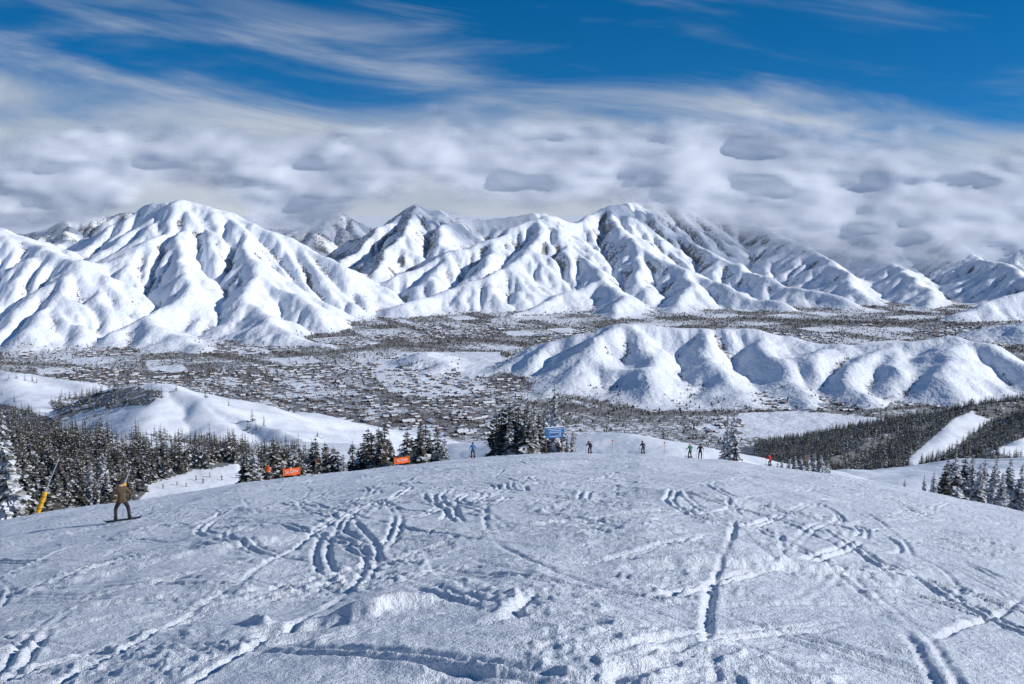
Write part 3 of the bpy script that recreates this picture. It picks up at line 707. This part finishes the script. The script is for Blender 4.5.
for k in range(4):
    Y0=10050+k*600
    px=np.linspace(-330,1350,240); v=np.linspace(0,1,70)
    PX,VV=np.meshgrid(px,v)
    py=300-VV*(300-80)
    u,T=ray(PX,py)
    Yb=Y0+VV*1500+fbm(PX/110,py/36,4,200+k,.45)*240
    X=u*Yb; Z=-T*Yb
    wob=fbm(PX/80,py/60,4,300+k)*28
    bot=np.interp(PX,[p[0] for p in BOT],[p[1] for p in BOT])+wob
    top=np.interp(PX,[p[0] for p in TOP],[p[1] for p in TOP])+wob*1.7
    cov=sstep(16,-40,py-bot)*sstep(-20,50,py-top)*sstep(0,.06,VV)*sstep(0,.06,1-VV)
    add_obj("cloud_bank",mesh_from("cloud_bank",np.stack([X,Yb,Z],-1).reshape(-1,3),grid_quads(70,240),mats=[M_cl],attrs={"cover":cov.ravel()}))
# ---------------- world
SUN=Vector((.89,-.10,.44)).normalized()
w=bpy.data.worlds.new("World"); scene.world=w; w.use_nodes=True; nt=w.node_tree; nt.nodes.clear()
out=nt.nodes.new("ShaderNodeOutputWorld")
tc=nt.nodes.new("ShaderNodeTexCoord").outputs["Generated"]
sep=nt.nodes.new("ShaderNodeSeparateXYZ"); nt.links.new(tc,sep.inputs[0])
az=math_node(nt,'ARCTAN2',sep.outputs[0],sep.outputs[1]); el=math_node(nt,'ARCSINE',sep.outputs[2])
sky=nt.nodes.new("ShaderNodeTexSky"); sky.sky_type='NISHITA'; sky.sun_disc=False
sky.sun_elevation=math.asin(SUN.z); sky.sun_rotation=math.atan2(SUN.x,SUN.y); sky.altitude=2700; sky.air_density=1.0; sky.dust_density=.1; sky.ozone_density=2.5
cb=nt.nodes.new("ShaderNodeCombineXYZ"); nt.links.new(sep.outputs[0],cb.inputs[0]); nt.links.new(sep.outputs[1],cb.inputs[1])
nt.links.new(math_node(nt,'ADD',math_node(nt,'MULTIPLY',math_node(nt,'ABSOLUTE',sep.outputs[2]),1.6),.18),cb.inputs[2])
nm=nt.nodes.new("ShaderNodeVectorMath"); nm.operation='NORMALIZE'; nt.links.new(cb.outputs[0],nm.inputs[0]); nt.links.new(nm.outputs[0],sky.inputs["Vector"])
hs=nt.nodes.new("ShaderNodeHueSaturation"); hs.inputs["Saturation"].default_value=1.38; hs.inputs["Hue"].default_value=.497; nt.links.new(sky.outputs[0],hs.inputs["Color"])
b1=nt.nodes.new("ShaderNodeBackground"); b1.inputs[1].default_value=.125; nt.links.new(hs.outputs[0],b1.inputs[0])
def cvec(sx,sy,rot,off):
    c=nt.nodes.new("ShaderNodeCombineXYZ"); nt.links.new(az,c.inputs[0]); nt.links.new(el,c.inputs[1])
    r=nt.nodes.new("ShaderNodeMapping"); r.inputs["Rotation"].default_value=(0,0,rot); r.inputs["Location"].default_value=(off,off*.7,0); nt.links.new(c.outputs[0],r.inputs[0])
    s=nt.nodes.new("ShaderNodeMapping"); s.inputs["Scale"].default_value=(sx,sy,1); nt.links.new(r.outputs[0],s.inputs[0]); return s.outputs[0]
nA=noise_node(nt,cvec(3.2,20,.12,1.3),1,5,.58,.5)
nB=noise_node(nt,cvec(1.6,9,.10,4.1),1,2,.5,.3)
nC=noise_node(nt,cvec(5,18,0,2.2),1,3,.5,.2)
nD=noise_node(nt,cvec(3,17,.14,5.2),1,4,.6,.4)
edge=math_node(nt,'ADD',math_node(nt,'MULTIPLY',az,-.095),.094)
e=math_node(nt,'MULTIPLY',math_node(nt,'SUBTRACT',edge,el),14)
cl=math_node(nt,'ADD',e,math_node(nt,'MULTIPLY',math_node(nt,'SUBTRACT',nA,.5),3.2))
cl=math_node(nt,'ADD',cl,math_node(nt,'MULTIPLY',math_node(nt,'SUBTRACT',nB,.5),2.4))
mr=nt.nodes.new("ShaderNodeMapRange"); mr.interpolation_type='SMOOTHSTEP'; mr.inputs["From Min"].default_value=-.7; mr.inputs["From Max"].default_value=1.1; nt.links.new(cl,mr.inputs[0])
wisp=nt.nodes.new("ShaderNodeMapRange"); wisp.interpolation_type='SMOOTHSTEP'; wisp.inputs["From Min"].default_value=.49; wisp.inputs["From Max"].default_value=.82; wisp.inputs["To Max"].default_value=.5; nt.links.new(nD,wisp.inputs[0])
mask=math_node(nt,'MULTIPLY',math_node(nt,'MAXIMUM',mr.outputs[0],wisp.outputs[0]),.90)
cr=nt.nodes.new("ShaderNodeMixRGB"); cr.inputs[1].default_value=(.42,.51,.63,1); cr.inputs[2].default_value=(.80,.84,.90,1)
shade=math_node(nt,'ADD',math_node(nt,'MULTIPLY',math_node(nt,'SUBTRACT',nC,.5),1.2),math_node(nt,'ADD',math_node(nt,'MULTIPLY',math_node(nt,'SUBTRACT',nA,.5),1.5),.6),True)
nt.links.new(shade,cr.inputs[0])
b2=nt.nodes.new("ShaderNodeBackground"); b2.inputs[1].default_value=.82; nt.links.new(cr.outputs[0],b2.inputs[0])
ms=nt.nodes.new("ShaderNodeMixShader"); nt.links.new(mask,ms.inputs[0]); nt.links.new(b1.outputs[0],ms.inputs[1]); nt.links.new(b2.outputs[0],ms.inputs[2]); nt.links.new(ms.outputs[0],out.inputs[0])
L=bpy.data.lights.new("sun",'SUN'); L.energy=4.2; L.angle=math.radians(.5); L.color=(1,.97,.93)
lo=bpy.data.objects.new("sun",L); scene.collection.objects.link(lo); lo.rotation_euler=SUN.to_track_quat('Z','Y').to_euler()
# ---------------- camera
cam=bpy.data.cameras.new("camera"); co=bpy.data.objects.new("camera",cam); scene.collection.objects.link(co)
cam.lens=35.0*F/995.56; cam.sensor_width=36; cam.clip_end=90000; cam.clip_start=.1
co.rotation_euler=(math.pi/2-PITCH,0,0); scene.camera=co
scene.view_settings.view_transform='Standard'; scene.view_settings.look='None'; scene.view_settings.exposure=0
print("done",time.time()-t0)
